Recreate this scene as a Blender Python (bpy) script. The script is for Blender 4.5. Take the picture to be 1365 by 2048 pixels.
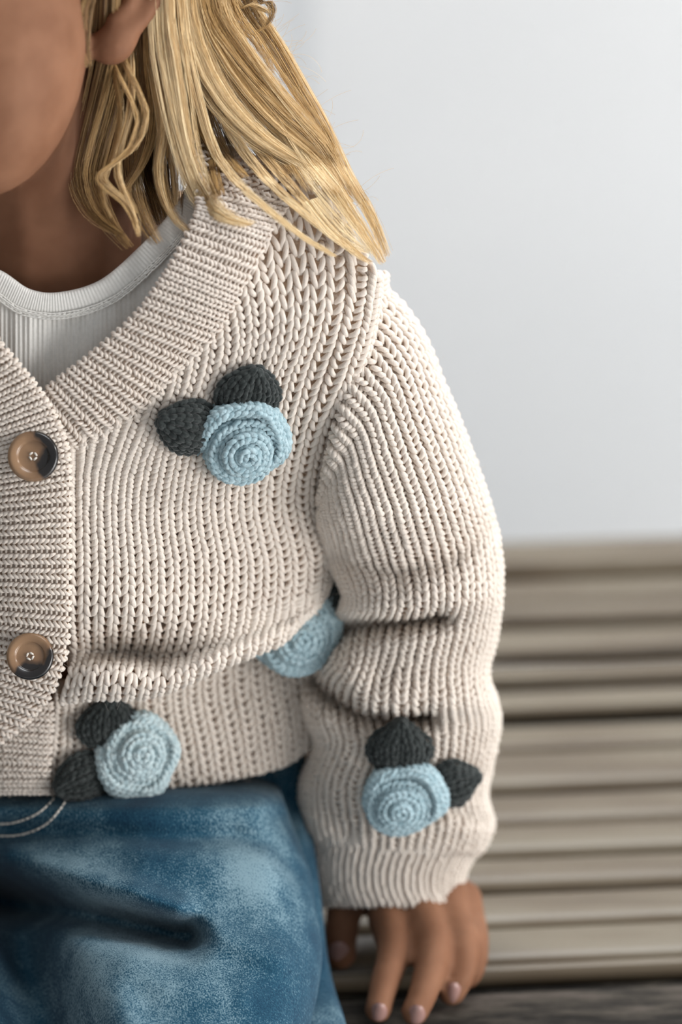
import bpy, math, random
import numpy as np
from mathutils import Vector, Matrix

for o in list(bpy.data.objects):
    bpy.data.objects.remove(o)
random.seed(4)
rng = np.random.default_rng(11)
SC = bpy.context.scene
COL = SC.collection

# ------------------------------------------------------------------ camera
F, D0, PITCH = 6500.0, 1.30, math.radians(24)      # focal length in pixels, focus distance in metres
S = D0 / F                                          # metres per pixel in the plane of focus
sP, cP = math.sin(PITCH), math.cos(PITCH)
SEAT_Z = 0.42
HC = 0.756                                          # camera height above the seat
C = np.array([0.0, 0.0, SEAT_Z + HC])
cam = bpy.data.cameras.new('camera')
cam.sensor_fit = 'VERTICAL'
cam.sensor_height = 36.0
cam.lens = F * 36.0 / 2048
cam.clip_start = 0.05
cam.dof.use_dof = True
cam.dof.focus_distance = 1.295
cam.dof.aperture_fstop = cam.lens / 31.0
camo = bpy.data.objects.new('camera', cam)
camo.location = C
camo.rotation_euler = (math.pi / 2 - PITCH, 0, 0)
COL.objects.link(camo)
SC.camera = camo

# ------------------------------------------------------------------ world, sun, window light, added fill lights, exposure
w = bpy.data.worlds.new('world')
SC.world = w
w.use_nodes = True
w.node_tree.nodes['Background'].inputs[0].default_value = (0.94, 0.97, 1.0, 1)
w.node_tree.nodes['Background'].inputs[1].default_value = 0.50
sun = bpy.data.lights.new('sun', 'SUN')
sun.energy = 0.8
sun.angle = math.radians(2.0)
sun.color = (1.0, 0.96, 0.91)
suno = bpy.data.objects.new('sun', sun)
suno.rotation_euler = Vector((0.86, -0.02, 0.50)).to_track_quat('Z', 'Y').to_euler()
COL.objects.link(suno)
def area(name, loc, target, sx, sy, power, col, spread=180):
    l = bpy.data.lights.new(name, 'AREA')
    l.shape = 'RECTANGLE'; l.size = sx; l.size_y = sy; l.energy = power; l.color = col; l.spread = math.radians(spread)
    o = bpy.data.objects.new(name, l)
    o.location = loc
    o.rotation_euler = (Vector(loc) - Vector(target)).to_track_quat('Z', 'Y').to_euler()
    COL.objects.link(o)
area('window_light', (1.9, 1.25, 0.98), (0.0, 1.25, 0.50), 1.4, 1.7, 10, (0.97, 0.985, 1.0))
area('fill_light_back', (-0.1, 1.80, 2.7), (0.2, 2.3, 0.3), 3.0, 0.8, 90, (0.95, 0.98, 1.0))  # added overhead light to brighten the back wall, no window known there
area('fill_light_front', (1.75, 0.22, 0.60), (0.1, 1.25, 0.50), 1.1, 1.1, 40, (1.0, 0.99, 0.98))  # added front fill for torso, sleeve and hand
vs = SC.view_settings
vs.view_transform = 'Standard'
vs.look = 'None'
vs.gamma = 1.0
vs.use_curve_mapping = False
vs.exposure = -0.12
SC.cycles.max_bounces = 8

# ------------------------------------------------------------------ helpers
def P(a):
    """(x px, y px, depth offset px towards the camera) -> world"""
    a = np.asarray(a, float)
    z = D0 - a[..., 2] * S
    X = (a[..., 0] - 682.5) / F * z
    Y = (1024.0 - a[..., 1]) / F * z
    return np.stack([C[0] + X, C[1] + z * cP + Y * sP, C[2] - z * sP + Y * cP], -1)

def seat_d(y):
    z = HC / (sP + (np.asarray(y, float) - 1024) / F * cP)
    return (D0 - z) / S

class Root:
    org = np.zeros(3)

def link(o, parent):
    COL.objects.link(o)
    if parent is not None:
        o.parent = parent
    return o

def mesh(name, V, faces, mat, parent=None, smooth=True, org=None, uv=None):
    """V (n,3) world; faces: list of integer arrays (m,3) or (m,4)"""
    V = np.asarray(V, float)
    if org is None:
        org = Root.org
    me = bpy.data.meshes.new(name)
    me.vertices.add(len(V))
    me.vertices.foreach_set('co', (V - org).astype(np.float32).ravel())
    loops = np.concatenate([np.asarray(f).ravel() for f in faces]).astype(np.int32)
    tot = np.concatenate([np.full(len(f), np.asarray(f).shape[1]) for f in faces])
    st = np.concatenate([[0], np.cumsum(tot)[:-1]]).astype(np.int32)
    me.loops.add(len(loops))
    me.loops.foreach_set('vertex_index', loops)
    me.polygons.add(len(tot))
    me.polygons.foreach_set('loop_start', st)
    me.update(calc_edges=True)
    if smooth:
        me.polygons.foreach_set('use_smooth', np.ones(len(tot), bool))
    if uv is not None:
        l = me.uv_layers.new(name='uv')
        l.data.foreach_set('uv', np.asarray(uv, np.float32)[loops].ravel())
    me.validate()
    if mat is not None:
        me.materials.append(mat)
    o = bpy.data.objects.new(name, me)
    return link(o, parent)

def tag(o, label=None, cat=None, kind=None, group=None):
    if label: o['label'] = label
    if cat: o['category'] = cat
    if kind: o['kind'] = kind
    if group: o['group'] = group
    return o

def gridfaces(nv, nu, closed_u=False, base=0, flip=False):
    i, j = np.meshgrid(np.arange(nv - 1), np.arange(nu if closed_u else nu - 1), indexing='ij')
    a = i * nu + j; b = i * nu + (j + 1) % nu; c = (i + 1) * nu + (j + 1) % nu; d = (i + 1) * nu + j
    f = np.stack([a, d, c, b] if not flip else [a, b, c, d], -1).reshape(-1, 4)
    return f + base

def cr(ctrl, t, closed=False):
    """Catmull-Rom along axis 0"""
    ctrl = np.asarray(ctrl, float); n = len(ctrl)
    t = np.asarray(t, float)
    i = np.floor(t).astype(int)
    if not closed:
        i = np.clip(i, 0, n - 2)
    f = t - i
    def g(k):
        if closed: return ctrl[k % n]
        lo = 2 * ctrl[0] - ctrl[1]; hi = 2 * ctrl[-1] - ctrl[-2]
        e = np.concatenate([lo[None], ctrl, hi[None]])
        return e[np.clip(k + 1, 0, n + 1)]
    p0, p1, p2, p3 = g(i - 1), g(i), g(i + 1), g(i + 2)
    f = f.reshape((-1,) + (1,) * (ctrl.ndim - 1))
    return 0.5 * (2 * p1 + (p2 - p0) * f + (2 * p0 - 5 * p1 + 4 * p2 - p3) * f ** 2 + (3 * p1 - p0 - 3 * p2 + p3) * f ** 3)

def norm(a):
    return a / np.maximum(np.linalg.norm(a, axis=-1, keepdims=True), 1e-12)

class Surf:
    """dense surface sampled from a control grid in pixel space; u across (axis 1), v down (axis 0)"""
    def __init__(s, ctrl, nv=240, nu=160, closed_u=False, disp=None, outward=False, world=False, even=True):
        ctrl = np.asarray(ctrl, float)
        R, Cn = ctrl.shape[:2]
        A = cr(ctrl, np.linspace(0, R - 1, nv))
        B = np.swapaxes(A, 0, 1)
        tu = np.linspace(0, Cn, nu, endpoint=False) if closed_u else np.linspace(0, Cn - 1, nu)
        B = cr(B, tu, closed=closed_u)
        G = np.swapaxes(B, 0, 1)
        if even:
            L = np.linalg.norm(np.diff(G, axis=0), axis=-1).mean(1)
            acc = np.concatenate([[0], np.cumsum(L)]); acc /= acc[-1]
            q = np.interp(np.linspace(0, 1, nv), acc, np.arange(nv))
            k = np.clip(np.floor(q).astype(int), 0, nv - 2); f = (q - k)[:, None, None]
            G = G[k] * (1 - f) + G[k + 1] * f
        if disp is not None:
            G = disp(G, np.linspace(0, 1, nu)[None, :], np.linspace(0, 1, nv)[:, None])
        s.px = G
        s.closed = closed_u
        s.set(G if world else P(G), outward)
    def set(s, G, outward=False):
        s.G = G; s.nv, s.nu = G.shape[:2]
        if s.closed:
            du = np.roll(G, -1, 1) - np.roll(G, 1, 1)
        else:
            du = np.gradient(G, axis=1)
        dv = np.gradient(G, axis=0)
        N = norm(np.cross(du, dv))
        if outward:
            cen = G.mean(1, keepdims=True)
            sgn = np.sign((N * (G - cen)).sum(-1).mean())
        else:
            m = G.shape[0] // 2, G.shape[1] // 2
            sgn = np.sign((N * (C - G)).sum(-1).mean())
        s.N = N * sgn
        s.sgn = sgn
    def at(s, u, v):
        a = np.clip(v, 0, 1) * (s.nv - 1)
        i = np.clip(np.floor(a).astype(int), 0, s.nv - 2); fa = (a - i)[..., None]
        if s.closed:
            b = (u % 1.0) * s.nu; j = np.floor(b).astype(int) % s.nu; j2 = (j + 1) % s.nu
            fb = (b - np.floor(b))[..., None]
        else:
            b = np.clip(u, 0, 1) * (s.nu - 1); j = np.clip(np.floor(b).astype(int), 0, s.nu - 2); j2 = j + 1
            fb = (b - j)[..., None]
        def smp(T):
            return (T[i, j] * (1 - fa) + T[i + 1, j] * fa) * (1 - fb) + (T[i, j2] * (1 - fa) + T[i + 1, j2] * fa) * fb
        return smp(s.G), norm(smp(s.N))
    def basemesh(s, off=0.0, k=1):
        V = (s.G + s.N * off)[::k, ::k]
        f = gridfaces(V.shape[0], V.shape[1], s.closed)
        return V.reshape(-1, 3), f

def tubes(Pt, Nr, r, sides=6):
    """Pt (n,k,3), Nr (n,k,3) rough normal, r scalar or (n,k) -> verts, quads"""
    n, k = Pt.shape[:2]
    T = norm(np.gradient(Pt, axis=1))
    B = norm(np.cross(T, Nr)); N2 = np.cross(B, T)
    ang = np.arange(sides) * 2 * math.pi / sides
    r = np.broadcast_to(np.asarray(r, float), (n, k)) if np.ndim(r) != 0 else np.full((n, k), float(r))
    V = Pt[:, :, None, :] + r[:, :, None, None] * (np.cos(ang)[None, None, :, None] * B[:, :, None, :] + np.sin(ang)[None, None, :, None] * N2[:, :, None, :])
    f = gridfaces(k, sides, True)
    fa = (f[None] + (np.arange(n) * k * sides)[:, None, None]).reshape(-1, 4)
    return V.reshape(-1, 3), fa

class Acc:
    def __init__(s): s.V = []; s.Fq = []; s.n = 0
    def add(s, V, f):
        s.V.append(V); s.Fq.append(np.asarray(f) + s.n); s.n += len(V)
    def build(s, name, mat, parent=None, **k):
        return mesh(name, np.concatenate(s.V), s.Fq, mat, parent, **k)

def knit(acc, sf, ncol, nrow, r, sides=6, K=6, bars=True, mask=None, wid=0.27, u0=0.0, v0=0.0, v1=1.0, base=-1.9, hscale=1.0):
    """V shaped knit stitches in columns along v over the surface, ladder bars between the columns, a backing below"""
    ci, ri = np.meshgrid(np.arange(ncol), np.arange(nrow), indexing='ij')
    ci = ci.ravel(); ri = ri.ravel()
    if mask is not None:
        m = mask((ci + .5) / ncol, v0 + (v1 - v0) * (ri + .5) / nrow)
        ci, ri = ci[m], ri[m]
    t = np.linspace(0, 1, K)
    jit = lambda s_: rng.normal(0, s_, len(ci))[:, None]
    for sg in (-1, 1):
        au = wid * (1 - t) ** 0.85 * 1.0 + 0.06 + 0.05 * np.sin(math.pi * t)
        av = -0.64 + 1.24 * t
        ah = (-0.75 + 1.7 * np.sin(math.pi * np.clip(t * 0.9 + 0.06, 0, 1))) * hscale
        u = (ci[:, None] + 0.5 + u0 + sg * au[None] + jit(.02)) / ncol
        v = v0 + (v1 - v0) * (ri[:, None] + 0.5 + av[None] + jit(.06)) / nrow
        p, n = sf.at(u, v)
        p = p + n * (r * (ah[None] + jit(.12)))[..., None]
        rr = r * (1.0 + 0.12 * np.sin(math.pi * t))[None] * (1 + jit(.04))
        acc.add(*tubes(p, n, rr, sides))
    if bars:
        t = np.linspace(-1, 1, 4)
        u = (ci[:, None] + 1.0 + u0 + 0.26 * t[None]) / ncol
        v = v0 + (v1 - v0) * (ri[:, None] + 0.55 + 0.22 * t[None] ** 2 + jit(.05)) / nrow
        p, n = sf.at(u, v)
        p = p + n * (r * (-0.75 - 0.5 * t[None] ** 2))[..., None]
        acc.add(*tubes(p, n, r * 0.8, max(4, sides - 1)))
    V, f = sf.basemesh(r * base, 3 if sf.nv > 200 else (2 if sf.nu % 2 == 0 and sf.nv * sf.nu > 15000 else 1))
    acc.add(V, f)

def chain(acc, pts, nrm, pitch, width, r, sides=6, K=6, lift=0.0):
    """a crochet chain of V stitches along a polyline (world)"""
    pts = np.asarray(pts); nrm = np.asarray(nrm)
    L = np.concatenate([[0], np.cumsum(np.linalg.norm(np.diff(pts, axis=0), axis=1))])
    n = max(3, int(L[-1] / pitch))
    def smp(a, q): return np.stack([np.interp(q, L, a[:, k]) for k in range(3)], -1)
    t = np.linspace(0, 1, K)
    c = (np.arange(n) + .5) / n * L[-1]
    for sg in (-1, 1):
        q = np.clip(c[:, None] + (-0.75 + 1.5 * t)[None] * pitch + rng.normal(0, .06 * pitch, n)[:, None], 0, L[-1])
        p = smp(pts, q); nn = norm(smp(nrm, q))
        p2 = smp(pts, np.clip(q + 1e-4, 0, L[-1] + 1e-4)); p1 = smp(pts, np.clip(q - 1e-4, 0, L[-1]))
        tg = norm(p2 - p1 + 1e-12)
        sd = norm(np.cross(tg, nn))
        off = sg * width * (0.12 + 0.36 * (1 - t) ** .8)
        h = r * (-0.6 + 1.5 * np.sin(math.pi * t)) + lift
        p = p + sd * (off[None] + rng.normal(0, .04 * width, n)[:, None])[..., None] + nn * (h[None] + rng.normal(0, .15 * r, n)[:, None])[..., None]
        acc.add(*tubes(p, nn, r * (1 + .12 * np.sin(math.pi * t))[None] * np.ones((n, 1)), sides))

def seg_dist(x, y, pl):
    """distance from points to a polyline in pixels and the position 0..1 along it"""
    best = np.full(x.shape, 1e9)
    for (ax, ay), (bx, by) in zip(pl[:-1], pl[1:]):
        dx, dy = bx - ax, by - ay
        t = np.clip(((x - ax) * dx + (y - ay) * dy) / (dx * dx + dy * dy), 0, 1)
        best = np.minimum(best, np.hypot(x - ax - t * dx, y - ay - t * dy))
    return best

def folds(x, y, L):
    o = np.zeros(x.shape)
    for pl, amp, sg in L:
        o = o + amp * np.exp(-(seg_dist(x, y, pl) / sg) ** 2)
    return o

PB = P([70, 1700, float(seat_d(1700))]) * [1, 1, 0] + [0, 0, SEAT_Z]
# ------------------------------------------------------------------ materials
def mat(name, col, rough=0.8, spec=0.3, sheen=0.0, build=None, sss=0.0, sssr=(1, .5, .3), coat=0.0, sscale=.004):
    m = bpy.data.materials.new(name)
    m.use_nodes = True
    nt = m.node_tree; b = nt.nodes['Principled BSDF']
    b.inputs['Base Color'].default_value = (*col, 1)
    b.inputs['Roughness'].default_value = rough
    b.inputs['Specular IOR Level'].default_value = spec
    b.inputs['Sheen Weight'].default_value = sheen
    if sss:
        b.inputs['Subsurface Weight'].default_value = sss
        b.inputs['Subsurface Radius'].default_value = sssr
        b.inputs['Subsurface Scale'].default_value = sscale
    b.inputs['Coat Weight'].default_value = coat
    if build: build(nt, b)
    return m
def N(nt, t, **k):
    n = nt.nodes.new(t)
    for a, v in k.items():
        if a in n.inputs: n.inputs[a].default_value = v
        else: setattr(n, a, v)
    return n
def noise(nt, scale, detail=3, coord='Object', sc=None, rough=.5):
    tc = N(nt, 'ShaderNodeTexCoord')
    n = N(nt, 'ShaderNodeTexNoise'); n.inputs['Scale'].default_value = scale; n.inputs['Detail'].default_value = detail
    n.inputs['Roughness'].default_value = rough
    if sc:
        mp = N(nt, 'ShaderNodeMapping'); mp.inputs['Scale'].default_value = sc
        nt.links.new(tc.outputs[coord], mp.inputs[0]); nt.links.new(mp.outputs[0], n.inputs[0])
    else:
        nt.links.new(tc.outputs[coord], n.inputs[0])
    return n
def ramp(nt, src, stops):
    r = N(nt, 'ShaderNodeValToRGB')
    e = r.color_ramp.elements
    while len(e) < len(stops): e.new(0.5)
    for k, (p, c) in enumerate(stops):
        e[k].position = p; e[k].color = (*c, 1)
    nt.links.new(src, r.inputs[0])
    return r
def bump(nt, b, src, strength, dist):
    bp = N(nt, 'ShaderNodeBump'); bp.inputs['Strength'].default_value = strength; bp.inputs['Distance'].default_value = dist
    nt.links.new(src, bp.inputs['Height']); nt.links.new(bp.outputs[0], b.inputs['Normal'])
def yarn(c0, c1, sc=900, br=.5):
    def f(nt, b):
        n = noise(nt, sc, 2)
        r = ramp(nt, n.outputs[0], [(.3, c0), (.7, c1)])
        nt.links.new(r.outputs[0], b.inputs['Base Color'])
        n2 = noise(nt, 2600, 2)
        bump(nt, b, n2.outputs[0], br, .0006)
    return f
M = {}
def translucent(m, col, f):
    nt = m.node_tree
    out = nt.nodes['Material Output']; b = nt.nodes['Principled BSDF']
    t = N(nt, 'ShaderNodeBsdfTranslucent'); t.inputs['Color'].default_value = (*col, 1)
    mx = N(nt, 'ShaderNodeMixShader'); mx.inputs[0].default_value = f
    nt.links.new(b.outputs[0], mx.inputs[1]); nt.links.new(t.outputs[0], mx.inputs[2]); nt.links.new(mx.outputs[0], out.inputs[0])
M['cream'] = mat('cream_yarn', (.8, .7, .6), .95, .1, .1, yarn((.80, .725, .64), (.84, .775, .70)))
translucent(M['cream'], (.80, .50, .26), .22)
M['blue'] = mat('blue_yarn', (.3, .45, .5), .95, .1, .15, yarn((.24, .35, .39), (.42, .54, .58), 500))
M['pale'] = mat('pale_blue_yarn', (.3, .45, .5), .95, .1, .15, yarn((.34, .45, .48), (.52, .61, .62), 500))
M['char'] = mat('charcoal_yarn', (.03, .03, .03), 1.0, .1, .25, yarn((.012, .016, .016), (.045, .052, .050), 500))
M['shirt'] = mat('white_jersey', (.78, .74, .68), .9, .1, .1, yarn((.70, .68, .64), (.76, .74, .70), 700, .3))
def skinf(nt, b):
    n = noise(nt, 60, 3)
    r = ramp(nt, n.outputs[0], [(.35, (.185, .085, .047)), (.65, (.232, .112, .064))])
    nt.links.new(r.outputs[0], b.inputs['Base Color'])
M['skin'] = mat('skin', (.62, .33, .22), .62, .12, 0, skinf, sss=.2)
M['nail'] = mat('fingernail', (.34, .20, .175), .25, .5)
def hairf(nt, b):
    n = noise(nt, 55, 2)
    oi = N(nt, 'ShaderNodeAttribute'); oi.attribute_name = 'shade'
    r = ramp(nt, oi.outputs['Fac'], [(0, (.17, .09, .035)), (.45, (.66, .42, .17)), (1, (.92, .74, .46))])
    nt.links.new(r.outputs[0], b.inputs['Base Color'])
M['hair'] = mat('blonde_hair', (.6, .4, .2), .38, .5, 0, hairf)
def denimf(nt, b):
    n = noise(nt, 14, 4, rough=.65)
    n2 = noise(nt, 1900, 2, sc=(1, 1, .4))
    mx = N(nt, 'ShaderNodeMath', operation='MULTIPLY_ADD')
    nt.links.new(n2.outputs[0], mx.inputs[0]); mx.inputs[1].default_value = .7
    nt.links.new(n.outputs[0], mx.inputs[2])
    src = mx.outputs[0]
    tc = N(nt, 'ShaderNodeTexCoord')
    for (px_, rad, amt) in (((470, 1730, -90), .040, .17), ((420, 2000, 60), .042, .12), ((150, 1735, -150), .030, .10)):  # lighter lap patches: sunlight put into the denim colour
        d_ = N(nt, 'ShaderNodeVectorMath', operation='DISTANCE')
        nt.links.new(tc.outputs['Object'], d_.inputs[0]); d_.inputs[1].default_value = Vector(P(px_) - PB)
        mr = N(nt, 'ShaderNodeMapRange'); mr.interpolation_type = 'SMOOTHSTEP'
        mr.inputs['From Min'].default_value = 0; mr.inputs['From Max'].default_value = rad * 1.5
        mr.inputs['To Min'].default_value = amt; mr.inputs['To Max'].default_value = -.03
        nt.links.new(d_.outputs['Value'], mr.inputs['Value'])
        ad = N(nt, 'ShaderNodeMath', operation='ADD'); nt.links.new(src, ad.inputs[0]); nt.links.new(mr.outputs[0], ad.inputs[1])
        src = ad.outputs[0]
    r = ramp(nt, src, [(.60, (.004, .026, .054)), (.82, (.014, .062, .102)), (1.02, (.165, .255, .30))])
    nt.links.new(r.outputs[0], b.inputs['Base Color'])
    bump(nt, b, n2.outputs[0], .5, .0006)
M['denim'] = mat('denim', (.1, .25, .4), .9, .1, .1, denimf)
M['thread'] = mat('cream_thread', (.62, .58, .52), .8)
def bambf(nt, b):
    n = noise(nt, 5, 4, sc=(1, 22, 22))
    n2 = noise(nt, 9, 2, sc=(1, 3, 3))
    mx = N(nt, 'ShaderNodeMath', operation='MULTIPLY_ADD')
    nt.links.new(n.outputs[0], mx.inputs[0]); mx.inputs[1].default_value = .7
    nt.links.new(n2.outputs[0], mx.inputs[2])
    r = ramp(nt, mx.outputs[0], [(.5, (.066, .047, .029)), (.8, (.120, .091, .060)), (1.05, (.152, .124, .086))])
    nt.links.new(r.outputs[0], b.inputs['Base Color'])
M['bamboo'] = mat('bamboo', (.35, .3, .22), .34, .45, 0, bambf)
def beamf(nt, b):
    n = noise(nt, 12, 6, sc=(1, 4.5, 4.5), rough=.72)
    r = ramp(nt, n.outputs[0], [(.36, (.005, .004, .003)), (.47, (.018, .015, .012)), (.56, (.055, .046, .036)), (.68, (.10, .080, .068))])
    nt.links.new(r.outputs[0], b.inputs['Base Color'])
    bump(nt, b, n.outputs[0], .8, .006)
M['beam'] = mat('weathered_wood', (.2, .17, .13), .8, .2, 0, beamf)
def hornf(nt, b):
    n = noise(nt, 75, 3)
    tc = N(nt, 'ShaderNodeTexCoord')
    sp = N(nt, 'ShaderNodeSeparateXYZ'); nt.links.new(tc.outputs['Object'], sp.inputs[0])
    m1 = N(nt, 'ShaderNodeMath', operation='MULTIPLY_ADD'); nt.links.new(sp.outputs[0], m1.inputs[0]); m1.inputs[1].default_value = 55; nt.links.new(n.outputs[0], m1.inputs[2])
    r = ramp(nt, m1.outputs[0], [(.30, (.24, .14, .075)), (.60, (.17, .095, .05)), (.72, (.012, .009, .008)), (1.0, (.006, .005, .005))])
    nt.links.new(r.outputs[0], b.inputs['Base Color'])
M['horn'] = mat('horn', (.12, .07, .04), .22, .6, 0, hornf)
def wallf(c0, c1, sc):
    def f(nt, b):
        n = noise(nt, sc, 3)
        r = ramp(nt, n.outputs[0], [(.3, c0), (.7, c1)])
        nt.links.new(r.outputs[0], b.inputs['Base Color'])
    return f
M['wall'] = mat('white_plaster', (.8, .8, .8), .9, .2, 0, wallf((.86, .87, .88), (.92, .92, .92), 1.5))
M['wall_dark'] = mat('grey_plaster', (.2, .2, .2), .9, .2, 0, wallf((.16, .155, .15), (.22, .215, .21), 1.5))
M['floor'] = mat('pale_floor', (.25, .24, .23), .6, .3, 0, wallf((.74, .74, .735), (.80, .80, .795), 2.5))
M['linen'] = mat('sheer_linen', (.86, .86, .86), .95, .1, 0, wallf((.80, .81, .82), (.86, .86, .86), 4))
M['dark'] = mat('dark_void', (.02, .015, .012), .9)

# ------------------------------------------------------------------ setting
def boxmesh(name, lo, hi, m, parent=None, bev=0.0):
    lo = np.array(lo, float); hi = np.array(hi, float)
    V = np.array([[(lo, hi)[i][0], (lo, hi)[j][1], (lo, hi)[k][2]] for i in (0, 1) for j in (0, 1) for k in (0, 1)])
    f = np.array([[0, 1, 3, 2], [4, 6, 7, 5], [0, 4, 5, 1], [2, 3, 7, 6], [0, 2, 6, 4], [1, 5, 7, 3]])
    o = mesh(name, V, [f], m, parent, smooth=False)
    if bev:
        b = o.modifiers.new('bevel', 'BEVEL'); b.width = bev; b.segments = 2
    return o
WALL_Y = 2.34
fl = tag(boxmesh('floor', (-2.6, -0.6, -0.1), (3.2, WALL_Y, 0.0), M['floor']), 'plain pale floor under the bench', kind='structure')
wb = tag(boxmesh('wall_back', (-2.6, WALL_Y, -0.1), (3.2, WALL_Y + .12, 2.7), M['wall']), 'plain white back wall, out of focus', kind='structure')
wl = tag(boxmesh('wall_left', (-2.72, -0.6, -0.1), (-2.6, WALL_Y + .12, 2.7), M['wall_dark']), 'plain grey wall on the left', kind='structure')
def curtain(x0, x1, y, label, ph):
    n = 120
    xs = np.linspace(x0, x1, n)
    prof = y + .035 * np.sin((xs - x0) * 34 + ph) + .02 * np.sin((xs - x0) * 13 + 1 + ph)
    zs = np.linspace(.02, 2.5, 12)
    V = np.array([[x, yy + (.0 if k == 0 else .006), z] for k in (0, 1) for z in zs for x, yy in zip(xs, prof)])
    f = [gridfaces(12, n), gridfaces(12, n, base=12 * n, flip=True)]
    o = mesh('curtain', V, f, M['linen'], org=np.array([x0, y, 0]))
    o.location = (x0, y, 0)
    return tag(o, label, 'curtain')
curtain(-1.6, -0.02, WALL_Y - .10, 'white curtain on the back wall, just right of the blonde hair', 0)
# ------------------------------------------------------------------ bench
A_B = math.radians(4.6)
bd = np.array([math.cos(A_B), math.sin(A_B), 0]); bn = np.array([-math.sin(A_B), math.cos(A_B), 0])
def seat_pt(x, y):
    return P([x, y, float(seat_d(y))])
O_B = seat_pt(1150, 1938)
def across(y): return float(np.dot(seat_pt(1150, y) - O_B, bn))
bench = bpy.data.objects.new('bench', None)
BO = np.array([O_B[0], O_B[1] + .2, 0.0])
bench.location = BO
COL.objects.link(bench)
tag(bench, 'weathered bench with split bamboo slat seat under the seated child', 'bench')
X0, X1 = -0.95, 0.75
edges = [1938, 1912, 1832, 1757, 1695, 1632, 1563, 1484, 1410, 1349, 1298, 1223, 1187, 1130]
roll = [0, .02, .06, -.02, 0, .01, .02, .16, .17, .17, .14, .03, .16, 0]
lift = [0] * 20
for k in range(len(edges) - 1):
    a, b = across(edges[k]), across(edges[k + 1])
    gap = .0038 if k not in (5, 9) else .006
    wd = (b - a) - gap; mid = (a + b) / 2
    nl, ncs = 26, 9
    xs = np.linspace(X0, X1, nl)
    th = np.linspace(-1, 1, ncs)
    bow = .0016 * np.sin(xs * random.uniform(3, 6) + random.uniform(0, 6))
    tilt = random.uniform(-.002, .002)
    top = []; bot = []
    for i, x in enumerate(xs):
        node = .0012 * math.exp(-((x - (.2 + .13 * k) % .5) / .006) ** 2)
        for q in th:
            yy = mid + q * wd / 2 + bow[i] + tilt * x
            hgt = -.0030 * q ** 6 - .0009 * q * q - max(0, roll[k]) * .5 * (q * wd / 2 + wd / 2) * (1 if q > -.2 else .0) + node - .001
            if roll[k] > .1:
                hgt = -.0012 * q * q - (.012 * max(0, q - .05) ** 1.3) + node - .001
            top.append(O_B + bd * x + bn * yy + np.array([0, 0, hgt]))
            bot.append(O_B + bd * x + bn * yy + np.array([0, 0, hgt - .006]))
    V = np.array(top + bot)
    f1 = gridfaces(nl, ncs); f2 = gridfaces(nl, ncs, base=nl * ncs, flip=True)
    n0 = nl * ncs
    side = []
    for i in range(nl - 1):
        side.append([i * ncs, (i + 1) * ncs, n0 + (i + 1) * ncs, n0 + i * ncs][::-1])
        e = ncs - 1
        side.append([i * ncs + e, (i + 1) * ncs + e, n0 + (i + 1) * ncs + e, n0 + i * ncs + e])
    for j in range(ncs - 1):
        side.append([j, j + 1, n0 + j + 1, n0 + j]); e = (nl - 1) * ncs
        side.append([e + j, e + j + 1, n0 + e + j + 1, n0 + e + j][::-1])
    mesh('slat', V, [f1, f2, np.array(side)], M['bamboo'], bench, org=BO)
def rough_log(name, y0, y1, z0, z1, m, amp, label=None, xr=(X0, X1), seed=0):
    nl, nc = 90, 28
    rr = np.random.default_rng(seed)
    xs = np.linspace(xr[0], xr[1], nl)
    a = np.linspace(0, 2 * math.pi, nc, endpoint=False)
    cx = np.sign(np.cos(a)) * np.abs(np.cos(a)) ** .55; cz = np.sign(np.sin(a)) * np.abs(np.sin(a)) ** .45
    ph = rr.uniform(0, 6, 8)
    V = []
    for x in xs:
        n_ = amp * (np.sin(a * 3 + x * 4 + ph[0]) * .5 + np.sin(a * 7 + x * 9 + ph[1]) * .35 + np.sin(a * 11 - x * 17 + ph[2]) * .3)
        yy = (y0 + y1) / 2 + cx * ((y1 - y0) / 2 + n_); zz = (z0 + z1) / 2 + cz * ((z1 - z0) / 2 + n_)
        V.append(O_B + bd * x + bn * yy[:, None] + np.stack([0 * zz, 0 * zz, zz - 0], -1))
    V = np.concatenate([np.stack(V).reshape(-1, 3), [V[0].mean(0)], [V[-1].mean(0)]])
    f = gridfaces(nl, nc, True)
    e0, e1 = nl * nc, nl * nc + 1
    caps = [[e0, j, (j + 1) % nc] for j in range(nc)] + [[e1, (nl - 1) * nc + (j + 1) % nc, (nl - 1) * nc + j] for j in range(nc)]
    o = mesh(name, V, [f, np.array(caps)], m, bench, org=BO)
    if label: o['label'] = label
    return o
rough_log('front_beam', -.085, -.001, -.075, .000, M['beam'], .0014, 'grey weathered wooden front beam', seed=2)
boxv = [O_B + bd * x + bn * y + np.array([0, 0, z]) for x in (X0 + .02, X1 - .02) for y in (.045, across(1150)) for z in (-.062, -.052)]
mesh('gap_shade_board', np.array(boxv), [np.array([[0, 1, 3, 2], [4, 6, 7, 5], [0, 4, 5, 1], [2, 3, 7, 6], [0, 2, 6, 4], [1, 5, 7, 3]])], M['beam'], bench, smooth=False, org=BO)  # unseen board added under the slats to keep their gaps dark
rough_log('seat_rail', -.004, .04, -.05, -.009, M['beam'], .0006, seed=8)
rough_log('back_rail', across(1130), across(1130) + .030, -.03, .004, M['bamboo'], .0006, 'round bamboo rail along the back of the seat', seed=5)
for q in (-.8, -.15, .62):
    rough_log('cross_beam', 0, across(1132), -.05, -.012, M['beam'], .0008, xr=(q - .02, q + .02), seed=int(q * 10) + 20)
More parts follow.
